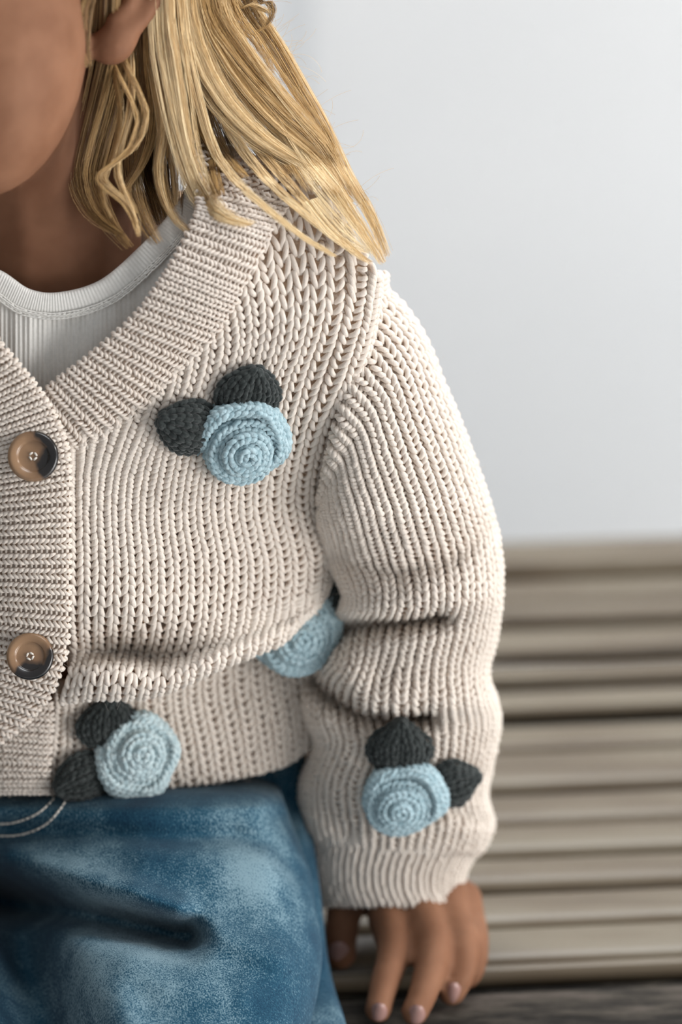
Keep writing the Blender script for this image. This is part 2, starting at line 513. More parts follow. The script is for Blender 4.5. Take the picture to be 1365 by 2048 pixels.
for q in (X0 + .06, X1 - .06):
    for yy in (-.043, across(1130) + .01):
        V = []
        for z in np.linspace(0, SEAT_Z - .03, 8):
            a = np.linspace(0, 2 * math.pi, 16, endpoint=False)
            r_ = .028 + .002 * math.sin(z * 30)
            V.append((O_B + bd * q + bn * yy)[None] * [1, 1, 0] + np.stack([r_ * np.cos(a), r_ * np.sin(a), 0 * a + z], -1))
        V = np.concatenate(V)
        mesh('leg', V, [gridfaces(8, 16, True, flip=True), np.arange(16)[::-1].reshape(4, 4)[:1]], M['beam'], bench, org=BO)

# ------------------------------------------------------------------ person: body
Root.org = PB
def sph(acc, c, r, ns=16, nr=10):
    c = np.asarray(c, float); r = np.broadcast_to(np.asarray(r, float), 3)
    th = np.linspace(0, math.pi, nr); ph = np.linspace(0, 2 * math.pi, ns, endpoint=False)
    V = np.stack([np.sin(th)[:, None] * np.cos(ph), np.cos(th)[:, None] + 0 * ph, np.sin(th)[:, None] * np.sin(ph)], -1)
    V[0, :, [0, 2]] = 0; V[-1, :, [0, 2]] = 0
    acc.add(P((V * r + c).reshape(-1, 3)), gridfaces(nr, ns, True))
def limb(acc, pts, step=.3):
    pts = np.asarray(pts, float)
    for a, b in zip(pts[:-1], pts[1:]):
        L = np.linalg.norm((b - a)[:3]); n = max(2, int(L / (step * min(a[3], b[3]))))
        for t in np.linspace(0, 1, n):
            q = a + (b - a) * t
            sph(acc, q[:3], q[3], 14, 9)
def smooth_limb(acc, pts, n=14, step=.3):
    q = cr(np.asarray(pts, float), np.linspace(0, len(pts) - 1, n))
    limb(acc, q, step)
FING = {
    'thumb': [(700, 1770, -590, 40), (690, 1815, -575, 38), (683, 1872, -560, 35), (682, 1908, -548, 31)],
    'index': [(778, 1790, -545, 50), (776, 1830, -520, 44), (788, 1900, -430, 35), (768, 1972, -362, 31), (757, 2018, -334, 28)],
    'middle': [(838, 1790, -540, 50), (846, 1828, -515, 44), (868, 1896, -420, 36), (850, 1978, -355, 31), (830, 2024, -326, 28)],
    'ring': [(890, 1795, -555, 48), (902, 1836, -530, 42), (927, 1892, -450, 34), (922, 1952, -418, 29), (904, 1984, -412, 28)],
    'little': [(925, 1800, -590, 42), (938, 1842, -565, 36), (950, 1888, -500, 31), (947, 1932, -485, 28), (938, 1954, -482, 24)],
}
ba = Acc()
# head: cranium, jaw, chin, cheeks, nose, lips, brow, lids
sph(ba, (30, -310, 60), (330, 380, 390), 32, 20)
sph(ba, (-50, 60, 190), (228, 338, 250), 32, 20)
sph(ba, (-110, 330, 330), (90, 70, 90))
sph(ba, (-190, 120, 290), (110, 140, 110))
limb(ba, [(-130, -110, 400, 40), (-150, 0, 455, 44), (-160, 50, 475, 50)])
limb(ba, [(-200, 45, 430, 34), (-110, 45, 440, 34)])
limb(ba, [(-210, 150, 405, 22), (-140, 140, 435, 28), (-60, 150, 410, 20)])
limb(ba, [(-200, 180, 400, 22), (-140, 185, 428, 30), (-70, 180, 405, 20)])
sph(ba, (-20, -110, 385), (70, 45, 40)); sph(ba, (-250, -110, 350), (70, 45, 40))
# ear
smooth_limb(ba, [(205, 95, 190, 30), (228, 88, 185, 42), (262, 55, 175, 26), (305, 5, 165, 22), (330, -70, 150, 22), (310, -140, 150, 22), (240, -150, 170, 20), (200, -90, 190, 20)], 24)
sph(ba, (235, 0, 150), (70, 90, 25))
smooth_limb(ba, [(225, 40, 195, 16), (255, 10, 190, 14), (275, -50, 180, 14)], 8)
# neck and trunk
smooth_limb(ba, [(60, 150, -20, 190), (80, 330, -60, 185), (95, 480, -100, 190), (90, 620, -170, 210)], 10, .2)
limb(ba, [(90, 600, -190, 170), (330, 620, -260, 110), (560, 660, -260, 90), (660, 700, -250, 80)], .25)
limb(ba, [(90, 600, -190, 170), (-150, 620, -260, 110), (-380, 660, -260, 90)], .25)
sph(ba, (70, 800, -230), (420, 330, 230), 32, 20)
sph(ba, (80, 1150, -400), (400, 400, 210), 32, 20)
sph(ba, (80, 1520, -680), (400, 230, 200), 32, 20)
# arm, palm, fingers
limb(ba, [(690, 700, -240, 85), (790, 1150, -330, 80), (800, 1300, -420, 72), (790, 1600, -540, 62), (785, 1740, -590, 60)], .25)
for k in ('index', 'middle', 'ring', 'little'):
    limb(ba, [(785, 1730, -590, 55), FING[k][0]], .25)
limb(ba, [(785, 1730, -590, 55), FING['thumb'][0]], .25)
limb(ba, [(776, 1800, -545, 42), (890, 1805, -560, 40), (928, 1812, -590, 34)], .25)
for k, f in FING.items():
    smooth_limb(ba, f, 12, .22)
    sph(ba, f[-1][:3], f[-1][3] * 1.04)
# legs (inside the jeans)
limb(ba, [(300, 1640, -600, 120), (400, 1960, -250, 80), (400, 2250, 110, 70)], .25)
limb(ba, [(-150, 1640, -600, 120), (-280, 1960, -250, 80), (-280, 2250, 110, 70)], .25)
person = ba.build('person', M['skin'])
person.location = PB
tag(person, 'seated child with long blonde hair in a cream knit cardigan, leaning on one hand', 'person')
md = person.modifiers.new('remesh', 'REMESH'); md.mode = 'VOXEL'; md.voxel_size = .0019; md.use_smooth_shade = True
sm = person.modifiers.new('smooth', 'SMOOTH'); sm.factor = .5; sm.iterations = 5
dg = bpy.context.evaluated_depsgraph_get()
me2 = bpy.data.meshes.new_from_object(person.evaluated_get(dg))
person.modifiers.clear()
person.data = me2
if not me2.materials: me2.materials.append(M['skin'])
me2.polygons.foreach_set('use_smooth', np.ones(len(me2.polygons), bool))

# fingernails: small curved plates
def nail(c, tilt, rx, ry, dn):
    u, v = np.meshgrid(np.linspace(-1, 1, 11), np.linspace(-1, 1, 11))
    rr = np.maximum(np.abs(u), np.abs(v)); l = np.sqrt(u * u + v * v) + 1e-9
    uu, vv = u * rr / l, v * rr / l
    vv = np.sign(vv) * np.abs(vv) ** .85
    ct, st = math.cos(tilt), math.sin(tilt)
    def lay(h):
        x = c[0] + (uu * ct - vv * st * 1.0) * rx * 1.0
        y = c[1] + (uu * st * rx + vv * ct * ry)
        x = c[0] + uu * ct * rx - vv * st * ry
        d = c[2] - dn[0] * uu ** 2 * rx * .55 + dn[1] * vv * ry + h - 5 * (uu * uu + vv * vv) ** 2
        return P(np.stack([x, y, d], -1).reshape(-1, 3))
    V = np.concatenate([lay(2.5), lay(-5)])
    f = [gridfaces(11, 11), gridfaces(11, 11, base=121, flip=True)]
    return mesh('fingernail', V, f, M['nail'], person)
nail((678, 1905, -514), .05, 21, 21, (1, -.55))
nail((758, 2024, -305), .25, 17, 18, (1, -.6))
nail((833, 2029, -297), .30, 18, 19, (1, -.6))
nail((907, 1985, -384), .10, 16, 20, (1, -.5))

# ------------------------------------------------------------------ cardigan
def dt(x, y):
    x = np.asarray(x, float); y = np.asarray(y, float)
    xn = np.clip((x - 70) / np.interp(y, [560, 760, 1000], [900, 800, 640]), -.985, .985)
    d = -.445 * (y - 700) + 375 * (np.sqrt(1 - xn ** 2) - .66)
    d = d + 100 * np.exp(-((y - 1230) / 260) ** 2) * np.exp(-((x - 150) / 420) ** 2)
    d = d - .0013 * np.maximum(0, 640 - y) ** 2
    return d
def band_lift(x, y):
    return 0
rows_x = [
 [125, 250, 345, 405, 450, 500, 555, 655, 752],
 [130, 235, 325, 400, 470, 530, 592, 660, 738],
 [134, 215, 290, 358, 425, 490, 550, 620, 706],
 [137, 203, 268, 335, 398, 460, 522, 586, 650],
 [138, 199, 260, 322, 383, 444, 505, 567, 626],
 [138, 203, 267, 332, 397, 461, 526, 590, 652],
 [139, 202, 266, 330, 394, 458, 522, 586, 650],
 [139, 198, 258, 320, 383, 448, 512, 580, 638],
 [136, 190, 248, 308, 372, 438, 505, 570, 620],
 [120, 178, 240, 300, 365, 432, 500, 562, 606],
 [118, 176, 238, 298, 363, 430, 498, 560, 604],
 [110, 172, 236, 298, 363, 430, 498, 560, 606],
 [105, 170, 235, 300, 365, 430, 500, 560, 612],
 [100, 170, 240, 312, 380, 448, 515, 575, 620],
 [98, 170, 245, 320, 392, 460, 525, 580, 618],
 [98, 170, 245, 320, 392, 460, 525, 580, 612]]
rows_y = [
 [850, 775, 690, 620, 560, 470, 340, 385, 545],
 [880, 840, 790, 735, 690, 650, 620, 610, 640],
 [920, 905, 880, 850, 820, 795, 770, 755, 745],
 [960, 955, 945, 930, 920, 905, 895, 885, 870],
 [1030, 1030, 1028, 1025, 1020, 1015, 1010, 1005, 1000],
 [1130, 1130, 1130, 1130, 1130, 1128, 1125, 1122, 1115],
 [1225, 1230, 1230, 1228, 1225, 1218, 1210, 1200, 1170],
 [1300, 1302, 1304, 1310, 1305, 1285, 1262, 1235, 1198],
 [1350, 1345, 1346, 1358, 1345, 1315, 1290, 1262, 1218],
 [1398, 1392, 1391, 1388, 1366, 1335, 1308, 1282, 1236],
 [1394, 1386, 1386, 1382, 1360, 1330, 1303, 1276, 1232],
 [1370, 1366, 1366, 1362, 1342, 1312, 1286, 1262, 1222],
 [1430, 1430, 1430, 1425, 1410, 1390, 1370, 1355, 1330],
 [1500, 1500, 1500, 1500, 1490, 1480, 1465, 1450, 1435],
 [1582, 1580, 1578, 1570, 1562, 1552, 1538, 1520, 1492],
 [1580, 1578, 1574, 1566, 1558, 1548, 1534, 1516, 1488]]
rows_a = [
 [-6, -6, -6, -6, -6, -6, -40, -40, -14],
 [0, 0, 0, 0, 0, 0, 0, 6, 20],
 [0, 0, 0, 0, 0, 0, 4, 16, 48],
 [0, 0, 0, 0, 0, 2, 6, 18, 44],
 [0, 0, 0, 0, 0, 2, 4, 8, 16],
 [0, 0, 0, 0, 5, 10, 12, 10, 0],
 [0, 5, 8, 8, 10, 14, 18, 16, 0],
 [-45, -118, -122, -66, -6, 22, 26, 18, -4],
 [24, 52, 62, 68, 72, 72, 66, 48, 14],
 [8, 40, 50, 54, 52, 48, 40, 24, -6],
 [-40, -38, -36, -40, -44, -48, -52, -58, -66],
 [-95, -105, -115, -130, -145, -155, -160, -160, -150],
 [-85, -100, -115, -130, -145, -155, -158, -152, -140],
 [-45, -62, -74, -86, -96, -102, -104, -100, -100],
 [-35, -46, -54, -58, -62, -66, -70, -76, -84],
 [-80, -85, -85, -85, -85, -85, -85, -92, -100]]
rx = np.array(rows_x, float); ry = np.array(rows_y, float)
rd = dt(rx, ry) + np.array(rows_a, float)
ctrl = np.stack([rx, ry, rd], -1)
c8 = ctrl[:, -1]
below = np.clip((np.arange(16) - 3) / 2, 0, 1)[:, None]
c9 = c8 + np.concatenate([np.clip(np.arange(16) * 10.0, 0, 24)[:, None] - 8 * below, np.zeros((16, 1)), np.full((16, 1), -75.0)], 1)
c10 = c8 + np.concatenate([10 + 36 * below, np.zeros((16, 1)), -200 - 20 * below], 1)
c11 = c8 + np.concatenate([-160 + 160 * below, np.zeros((16, 1)), np.full((16, 1), -400.0)], 1)
cpan = np.concatenate([ctrl, c9[:, None], c10[:, None], c11[:, None]], 1)
front = Surf(cpan, 421, 259)
ac = Acc()
knit(ac, front, 24, 84, .00110, 7, 7, wid=.31)
cardigan = ac.build('cardigan', M['cream'], person)
tag(cardigan, 'chunky cream ribbed cardigan with blue crochet flowers')
# other half of the front, mirrored about the body's middle, and the back
mir = cpan.copy(); mir[..., 0] = 2 * 62 - mir[..., 0]; mir[..., 2] -= 14
am = Acc(); knit(am, Surf(mir, 180, 120), 24, 60, .00100, 4, 4, bars=False)
tag(am.build('front_panel', M['cream'], cardigan), 'cream knit front half on the far side of the buttons')
bx_ = np.linspace(-500, 640, 9)
bk = np.array([[[x, y, -.445 * (y - 700) - 360 - 130 * math.sqrt(max(0, 1 - ((x - 65) / 600) ** 2)) + (120 * max(0, (520 - y)) / 200 if y < 520 else 0)] for x in bx_] for y in (390, 440, 520, 700, 900, 1100, 1300, 1480, 1560)], float)
ab = Acc(); sb = Surf(bk, 60, 60); sb.N = -sb.N; ab.add(*sb.basemesh(0)); ab.add(*sb.basemesh(.003))
ab.build('back_panel', M['cream'], cardigan)

# sleeve: rings from the armhole down to the cuff
RG = [  # xl, yl, xr, yr, depth of the middle, half thickness
 (655, 950, 712, 555, -190, 105),
 (640, 1000, 746, 556, -150, 150),
 (645, 1012, 832, 648, -160, 158),
 (640, 1035, 890, 780, -175, 165),
 (648, 1075, 938, 900, -205, 168),
 (655, 1110, 976, 1010, -245, 166),
 (668, 1142, 996, 1090, -280, 165),
 (690, 1185, 1001, 1180, -320, 162),
 (664, 1240, 990, 1270, -360, 160),
 (650, 1292, 974, 1342, -395, 160),
 (612, 1350, 990, 1400, -425, 168),
 (612, 1430, 996, 1450, -450, 168),
 (632, 1487, 985, 1510, -475, 164),
 (604, 1570, 970, 1590, -510, 164),
 (606, 1640, 984, 1648, -540, 158),
 (622, 1685, 962, 1700, -562, 142),
 (632, 1692, 950, 1704, -566, 130)]
def rings(RG, nphi=16):
    out = []
    for xl, yl, xr, yr, dc, b in RG:
        ph = np.arange(nphi) * 2 * math.pi / nphi
        cx, cy = (xl + xr) / 2, (yl + yr) / 2
        hx, hy = (xr - xl) / 2, (yr - yl) / 2
        cc = np.cos(ph); ss = np.sin(ph)
        out.append(np.stack([cx + cc * hx, cy + cc * hy, dc + ss * b], -1))
    return np.array(out)
SF = [([(640, 1085), (700, 1122), (800, 1138), (900, 1118), (960, 1075), (990, 1030)], -44, 26),
      ([(655, 1262), (720, 1250), (800, 1240), (880, 1228)], -118, 25),
      ([(690, 1185), (800, 1198), (890, 1188), (960, 1180)], 30, 34),
      ([(615, 1345), (660, 1392), (720, 1428), (790, 1442), (850, 1425)], -122, 25),
      ([(690, 1320), (740, 1380), (850, 1385), (960, 1380)], 34, 36),
      ([(850, 1642), (900, 1622), (965, 1640)], -26, 16),
      ([(640, 960), (662, 1040), (690, 1100)], -20, 26),
      ([(690, 1025), (800, 1040), (910, 1015)], 22, 34),
      ([(620, 1520), (640, 1600), (700, 1660)], -18, 26),
      ([(640, 1470), (700, 1500), (720, 1560)], 16, 26),
      ([(900, 1480), (960, 1440)], 14, 26), ([(880, 1560), (960, 1540)], -16, 20)]
def sdisp(G, U, V):
    G = G.copy()
    fw = np.clip((np.sin(U * 2 * math.pi) + .25) / .6, 0, 1) * np.ones(G.shape[:2])
    f = folds(G[..., 0], G[..., 1], SF) * fw
    yy = folds(G[..., 0], G[..., 1], [(SF[2][0], 16, 34), (SF[4][0], 22, 36)]) * fw
    G[..., 2] += f; G[..., 1] += yy
    return G
sl = Surf(rings(RG), 421, 240, closed_u=True, disp=sdisp, outward=True)
asl = Acc(); knit(asl, sl, 30, 92, .00112, 6, 5, wid=.25, base=-1.7)
sleeve = asl.build('sleeve', M['cream'], cardigan)
tag(sleeve, 'rumpled cream ribbed sleeve')
CG = [(634, 1640, 965, 1650, -540, 112), (625, 1662, 968, 1672, -552, 138), (622, 1690, 952, 1702, -562, 136), (620, 1730, 930, 1742, -576, 128), (624, 1770, 926, 1780, -592, 124), (634, 1803, 942, 1813, -606, 126),
      (640, 1806, 936, 1816, -608, 118), (650, 1780, 920, 1790, -596, 105)]
cu = Surf(rings(CG), 140, 240, closed_u=True, outward=True)
acu = Acc(); knit(acu, cu, 32, 24, .00100, 6, 5, wid=.24, base=-1.6)
acu.build('cuff', M['cream'], cardigan)
# sleeve on the far side (outside the frame), plain backing with ribs
mR = rings(RG); mR[..., 0] = 2 * 62 - mR[..., 0]
afs = Acc(); knit(afs, Surf(mR, 120, 120, closed_u=True, outward=True), 30, 45, .00105, 4, 4, bars=False)
afs.build('sleeve', M['cream'], cardigan)

# neckband: ribs run across it from the inner to the outer edge
def band(name, inner, outer, lift, ncol, nrow, r, label=None, dome=10, nv=60, nu=300, edge=14):
    inner = np.array(inner, float); outer = np.array(outer, float)
    R = []
    for t in (0.0, .02, .25, .5, .75, 1.0):
        p = inner * (1 - t) + outer * t
        d = dt(p[:, 0], p[:, 1]) + lift + dome * math.sin(math.pi * min(1, t * .9 + .1)) - (edge if t == 0 else 0) - (6 if t == 1 else 0)
        if inner.shape[1] > 2: d = d + p[:, 2]
        R.append(np.stack([p[:, 0], p[:, 1], d], -1))
    s_ = Surf(np.array(R), nv, nu)
    a = Acc(); knit(a, s_, ncol, nrow, r, 6, 5, wid=.22)
    o = a.build(name, M['cream'], cardigan)
    if label: o['label'] = label
    return o
inR = [(330, 250, -120), (372, 330, -60), (396, 400, -10), (388, 440, 0), (350, 515, 0), (318, 566, 0), (278, 621, 0), (220, 676, 0), (157, 727, 0), (100, 772, -4), (40, 830, -14), (0, 880, -18)]
outR = [(580, 330, -120), (590, 395, -60), (556, 440, -14), (533, 490, 0), (490, 572, 0), (464, 622, 0), (428, 676, 0), (355, 748, 0), (288, 822, 0), (200, 880, -4), (120, 940, -14), (70, 990, -16)]
band('neckband', inR, outR, 12, 30, 18, .00068, 'ribbed cream neckband')
inL = [(-60, 600, 0), (0, 685, 2), (45, 738, 4), (84, 788, 6), (116, 845, 6), (134, 900, 6), (138, 960, 6), (138, 1040, 6), (138, 1120, 6), (137, 1200, 6), (134, 1285, 10), (112, 1368, 22), (66, 1432, 24), (0, 1486, 16), (-60, 1530, 0)]
outL = [(-220, 690, 0), (-150, 765, 2), (-105, 815, 4), (-72, 855, 6), (-52, 895, 6), (-44, 932, 6), (-40, 985, 6), (-40, 1050, 6), (-40, 1120, 6), (-40, 1190, 6), (-42, 1262, 8), (-70, 1322, 12), (-120, 1370, 12), (-170, 1410, 6), (-220, 1450, 0)]
band('button_band', inL, outL, 22, 36, 19, .00074, 'ribbed cream button band')
inU = [(100, 1400, -60), (104, 1440, -42), (100, 1480, -34), (98, 1520, -30), (98, 1560, -28), (98, 1590, -30)]
outU = [(-40, 1390, -60), (-40, 1430, -42), (-40, 1470, -34), (-40, 1510, -30), (-40, 1560, -28), (-40, 1590, -30)]
band('under_band', inU, outU, 14, 9, 16, .00074, 'lower end of the second button band', nu=90)

# ------------------------------------------------------------------ undershirt
nl_x = [-330, -200, -90, 0, 60, 120, 200, 275, 335, 372, 395, 400]
nl_y = [380, 450, 510, 540, 578, 584, 560, 497, 432, 375, 320, 270]
nl_a = [-60, -40, -20, -18, -14, -12, -14, -20, -26, -40, -90, -140]
TX = np.array(nl_x, float); TY = np.array(nl_y, float)
nx = np.gradient(TX); ny = np.gradient(TY); ln = np.hypot(nx, ny)
ox, oy = -ny / ln, nx / ln
shr = []
for t, dd in ((50, -10), (120, -8), (250, -8), (420, -10), (600, -20)):
    x = TX + ox * t * .35; y = TY + oy * np.minimum(t, 60) + np.maximum(0, t - 60) * .9
    shr.append(np.stack([x, y, dt(x, np.minimum(y, 1100)) - 34 + dd + np.array(nl_a) * max(0, 1 - t / 260)], -1))
shr = np.array(shr)
def shirt_disp(G, U, V):
    G = G.copy()
    G[..., 2] += 1.5 * np.sin(G[..., 0] * 2 * math.pi / 9.5) + 1.2 * np.sin(G[..., 0] * 2 * math.pi / 28.5 + 1) + 7 * np.sin(G[..., 0] / 23 + G[..., 1] / 120)
    return G
ss = Surf(shr, 50, 700, disp=shirt_disp)
a = Acc(); a.add(*ss.basemesh(0))
bkc = np.array([[[x, y + .25 * abs(x - 110) * (1 if k == 0 else .6), -235 - 30 * k + .35 * max(0, x - 150)] for x in np.linspace(-180, 410, 9)] for k, y in enumerate((345, 400, 480, 600))], float)
a.add(*Surf(bkc, 40, 120).basemesh(0))
shirt = a.build('undershirt', M['shirt'], person)
tag(shirt, 'white fine ribbed undershirt with a round neck')
bi = []
for t, dd in ((4, -40), (0, -10), (5, 2), (20, 5), (38, 4), (48, 0), (52, -16)):
    x = TX + ox * t; y = TY + oy * t
    bi.append(np.stack([x, y, dt(x, y) - 38 + dd + np.array(nl_a)], -1))
def bind_disp(G, U, V):
    G = G.copy(); G[..., 2] += .45 * np.sin(U * 2 * math.pi * 150); return G
sbi = Surf(np.array(bi), 20, 1000, disp=bind_disp, even=False)
a = Acc(); a.add(*sbi.basemesh(0)); a.build('neck_binding', M['shirt'], shirt)
a = Acc()
for t in (44, 51):
    x = TX + ox * t; y = TY + oy * t
    q = cr(np.stack([x, y, dt(x, y) - 30 + np.array(nl_a)], -1), np.linspace(0, len(TX) - 1, 300))
    wq = P(q); chain(a, wq, norm(C - wq), .0019, .0012, .00028, 5, 4)
a.build('stitching', M['shirt'], shirt)

def fuzz(name, sf, m_, parent, ulim=(0, 1)):
    u, v = rng.uniform(ulim[0], ulim[1], m_), rng.uniform(0, 1, m_)
    p, nn = sf.at(u, v)
    dr = norm(nn * .7 + rng.normal(0, .7, (m_, 3)))
    kk = np.linspace(0, 1, 5)
    hp = p[:, None] + nn[:, None] * .0012 + dr[:, None] * (kk[None, :, None] * rng.uniform(.0012, .0036, m_)[:, None, None]) + rng.normal(0, .0009, (m_, 1, 3)) * kk[None, :, None] ** 2
    V, f = tubes(hp, np.broadcast_to(norm(rng.normal(0, 1, (m_, 1, 3))), hp.shape), .000022, 3)
    o = mesh(name, V, [f], M['cream'], parent); o['kind'] = 'stuff'
fuzz('wool_fuzz', front, 3200, cardigan)
fuzz('wool_fuzz', sl, 1500, cardigan, (0, .5))
# ------------------------------------------------------------------ buttons
def button(x, y, rad, rot, label, dz=64):
    c = P([x, y, float(dt(x, y)) + dz])
    prof = [(0, -.10), (.55, -.10), (.62, -.02), (.80, .05), (.92, .04), (1.0, -.06), (.98, -.16), (.80, -.26), (0, -.26)]
    n = 48
    a = np.linspace(0, 2 * math.pi, n, endpoint=False)
    R = rad * S
    q = cr(np.array(prof), np.linspace(0, len(prof) - 1, 40))
    V = np.stack([q[:, :1] * np.cos(a) * R, q[:, :1] * np.sin(a) * R, (q[:, 1:] + 0 * a) * R], -1).reshape(-1, 3)
    me = bpy.data.meshes.new('button')
    o = mesh('button', V, [gridfaces(40, n, True)], M['horn'], cardigan, org=np.zeros(3))
    nrm = Vector(norm(C - c)) + Vector((-.05, 0, .12))
    qn = nrm.to_track_quat('Z', 'Y')
    o.rotation_euler = (qn.to_matrix() @ Matrix.Rotation(rot, 3, 'Z')).to_euler()
    o.location = Vector(c - PB)
    tag(o, label)
    # crossed thread through the four holes
    t = Acc()
    mw = Matrix.Translation(Vector(c)) @ qn.to_matrix().to_4x4() @ Matrix.Rotation(rot, 4, 'Z')
    k = np.linspace(-1, 1, 9)
    for a0 in (.0, .5, 1.0, 1.5):
        ang = a0 * math.pi + .4
        hx, hy = math.cos(ang) * .13 * R, math.sin(ang) * .13 * R
        pts = np.stack([hx + .0004 * k * math.cos(ang + 1.57) * 2, hy + .0004 * k * math.sin(ang + 1.57) * 2, R * (-.05 - .12 * k * k)], -1)
        pw = np.array([mw @ Vector(p) for p in pts])
        t.add(*tubes(pw[None], np.broadcast_to(np.array(nrm), (1, 9, 3)), .0004, 6))
    th = t.build('button_thread', M['thread'], cardigan)
    return o
button(66, 912, 50, .25, 'horn button with a dark streak, upper of the two')
button(60, 1312, 47, -.9, 'horn button with a dark patch, lower of the two', 84)

# ------------------------------------------------------------------ crochet flowers
def frame(sf, x, y, off, lean=(0, 0)):
    """a frame on a garment surface at the place seen at pixel (x, y)"""
    if sf is None:
        c = P([x, y, off]); n = norm(C - c) + lean[0] * np.array([1, 0, 0]) + lean[1] * np.array([0, sP, cP])
        n = norm(n); ex = norm(np.cross(np.array([0, sP, cP]), n)); return c, ex, -np.cross(n, ex), n
    px = sf.px
    w_ = (px[..., 0] - x) ** 2 + (px[..., 1] - y) ** 2 - 4 * px[..., 2] + 1e7 * ((sf.N * (C - sf.G)).sum(-1) < 0)
    i, j = np.unravel_index(np.argmin(w_), w_.shape)
    a = slice(max(0, i - 14), i + 15); b = slice(max(0, j - 10), min(sf.nu, j + 11))
    n = norm(sf.N[a, b].reshape(-1, 3).mean(0)) + lean[0] * np.array([1, 0, 0]) + lean[1] * np.array([0, sP, cP])
    n = norm(n); ex = norm(np.cross(np.array([0, sP, cP]), n)); ey = -np.cross(n, ex)
    c = P([x, y, px[i, j, 2]]) + n * off * S
    return c, ex, ey, n
def flower(sf, x, y, d, R, m, lean, rot, label, ring_gap=-2.2, off=(.12, .18)):
    c, ex, ey, n = frame(sf, x, y, d, lean)
    k = S * R
    L = lambda a: c + (a[..., :1] * ex + a[..., 1:2] * ey + a[..., 2:3] * n) * k
    a = Acc()
    r = .0011 * R / 90
    # rolled middle: spiral of chain stitches over a dome
    th = np.linspace(0, 2 * math.pi * 4.3, 500)
    rr = .06 + .70 * th / th[-1]
    def dome(q): return .62 - .34 * (q / .76) ** 2.2
    o_ = np.array(off)
    pts = np.stack([o_[0] + rr * np.cos(th + rot), o_[1] + rr * np.sin(th + rot), dome(rr) + .05 * np.sin(th * .5)], -1)
    nl = norm(np.stack([np.cos(th + rot) * rr * .9, np.sin(th + rot) * rr * .9, np.ones_like(th)], -1))
    chain(a, L(pts), norm(nl[:, :1] * ex + nl[:, 1:2] * ey + nl[:, 2:] * n), .0027 * R / 90, .0034 * R / 90, r, 6, 6)
    # side of the middle
    for q, hh in ((.78, .30), (.80, .12)):
        t2 = np.linspace(0, 2 * math.pi, 120)
        pts = np.stack([o_[0] + q * np.cos(t2), o_[1] + q * np.sin(t2), hh + 0 * t2], -1)
        nw = np.cos(t2)[:, None] * ex + np.sin(t2)[:, None] * ey + .35 * n
        chain(a, L(pts), norm(nw), .0028 * R / 90, .0036 * R / 90, r, 6, 5)
    g = np.linspace(0, 1, 14)
    t2 = np.linspace(0, 2 * math.pi, 40, endpoint=False)
    prof = np.concatenate([np.stack([.72 * g, dome(.72 * g) - .06], -1), [[.74, .2], [.74, -.1]]])
    V = np.stack([o_[0] + prof[:, :1] * np.cos(t2), o_[1] + prof[:, :1] * np.sin(t2), prof[:, 1:] + 0 * t2], -1)
    a.add(L(V).reshape(-1, 3), gridfaces(len(prof), 40, True))
    # petals wrapped round the middle: a frilled wall open towards the bottom
    for (a0, a1, ra, h1, lip) in ((rot + math.pi * .62, rot + math.pi * 2.35, .98, .40, .10), (rot + math.pi * 1.35, rot + math.pi * 2.05, 1.12, .30, .06)):
        tt = np.linspace(a0, a1, 160)
        e = np.sin(np.linspace(0, math.pi, 160)) ** .35
        wob = .035 * np.sin(tt * 5 + rot)
        lv = ((.0, ra - .10, -.10), (.45, ra - .02, h1 * .45), (.8, ra + .02, h1 * .85), (1.0, ra - .03, h1), (1.15, ra - .10, h1 - .06), (1.25, ra - .16, h1 - .2))
        rowsW = []
        for _, q, hh in lv:
            q2 = (q + wob) * e + (1 - e) * .80
            rowsW.append(np.stack([q2 * np.cos(tt), q2 * np.sin(tt), (hh + wob) * e - .05 * (1 - e)], -1))
        for ri_, p in enumerate(rowsW):
            if ri_ in (0, 1, 2, 3, 4, 5):
                up = {0: .2, 1: .15, 2: .5, 3: 1.5, 4: -2.0, 5: -1.2}[ri_]
                sgn = -1 if ri_ >= 4 else 1
                nw = sgn * (np.cos(tt)[:, None] * ex + np.sin(tt)[:, None] * ey) + abs(up) * n
                chain(a, L(p), norm(nw), .0028 * R / 90, .0036 * R / 90, r, 6, 5)
        W = np.stack(rowsW)
        a.add(L(W).reshape(-1, 3), gridfaces(len(rowsW), 160))
    # backing disc
    V = np.stack([np.linspace(0, 1.0, 6)[:, None] * np.cos(t2), np.linspace(0, 1.0, 6)[:, None] * np.sin(t2), -.05 + 0 * np.linspace(0, 1, 6)[:, None] * t2], -1)
    a.add(L(V).reshape(-1, 3), gridfaces(6, 40, True))
    return tag(a.build('crochet_flower', m, cardigan), label)
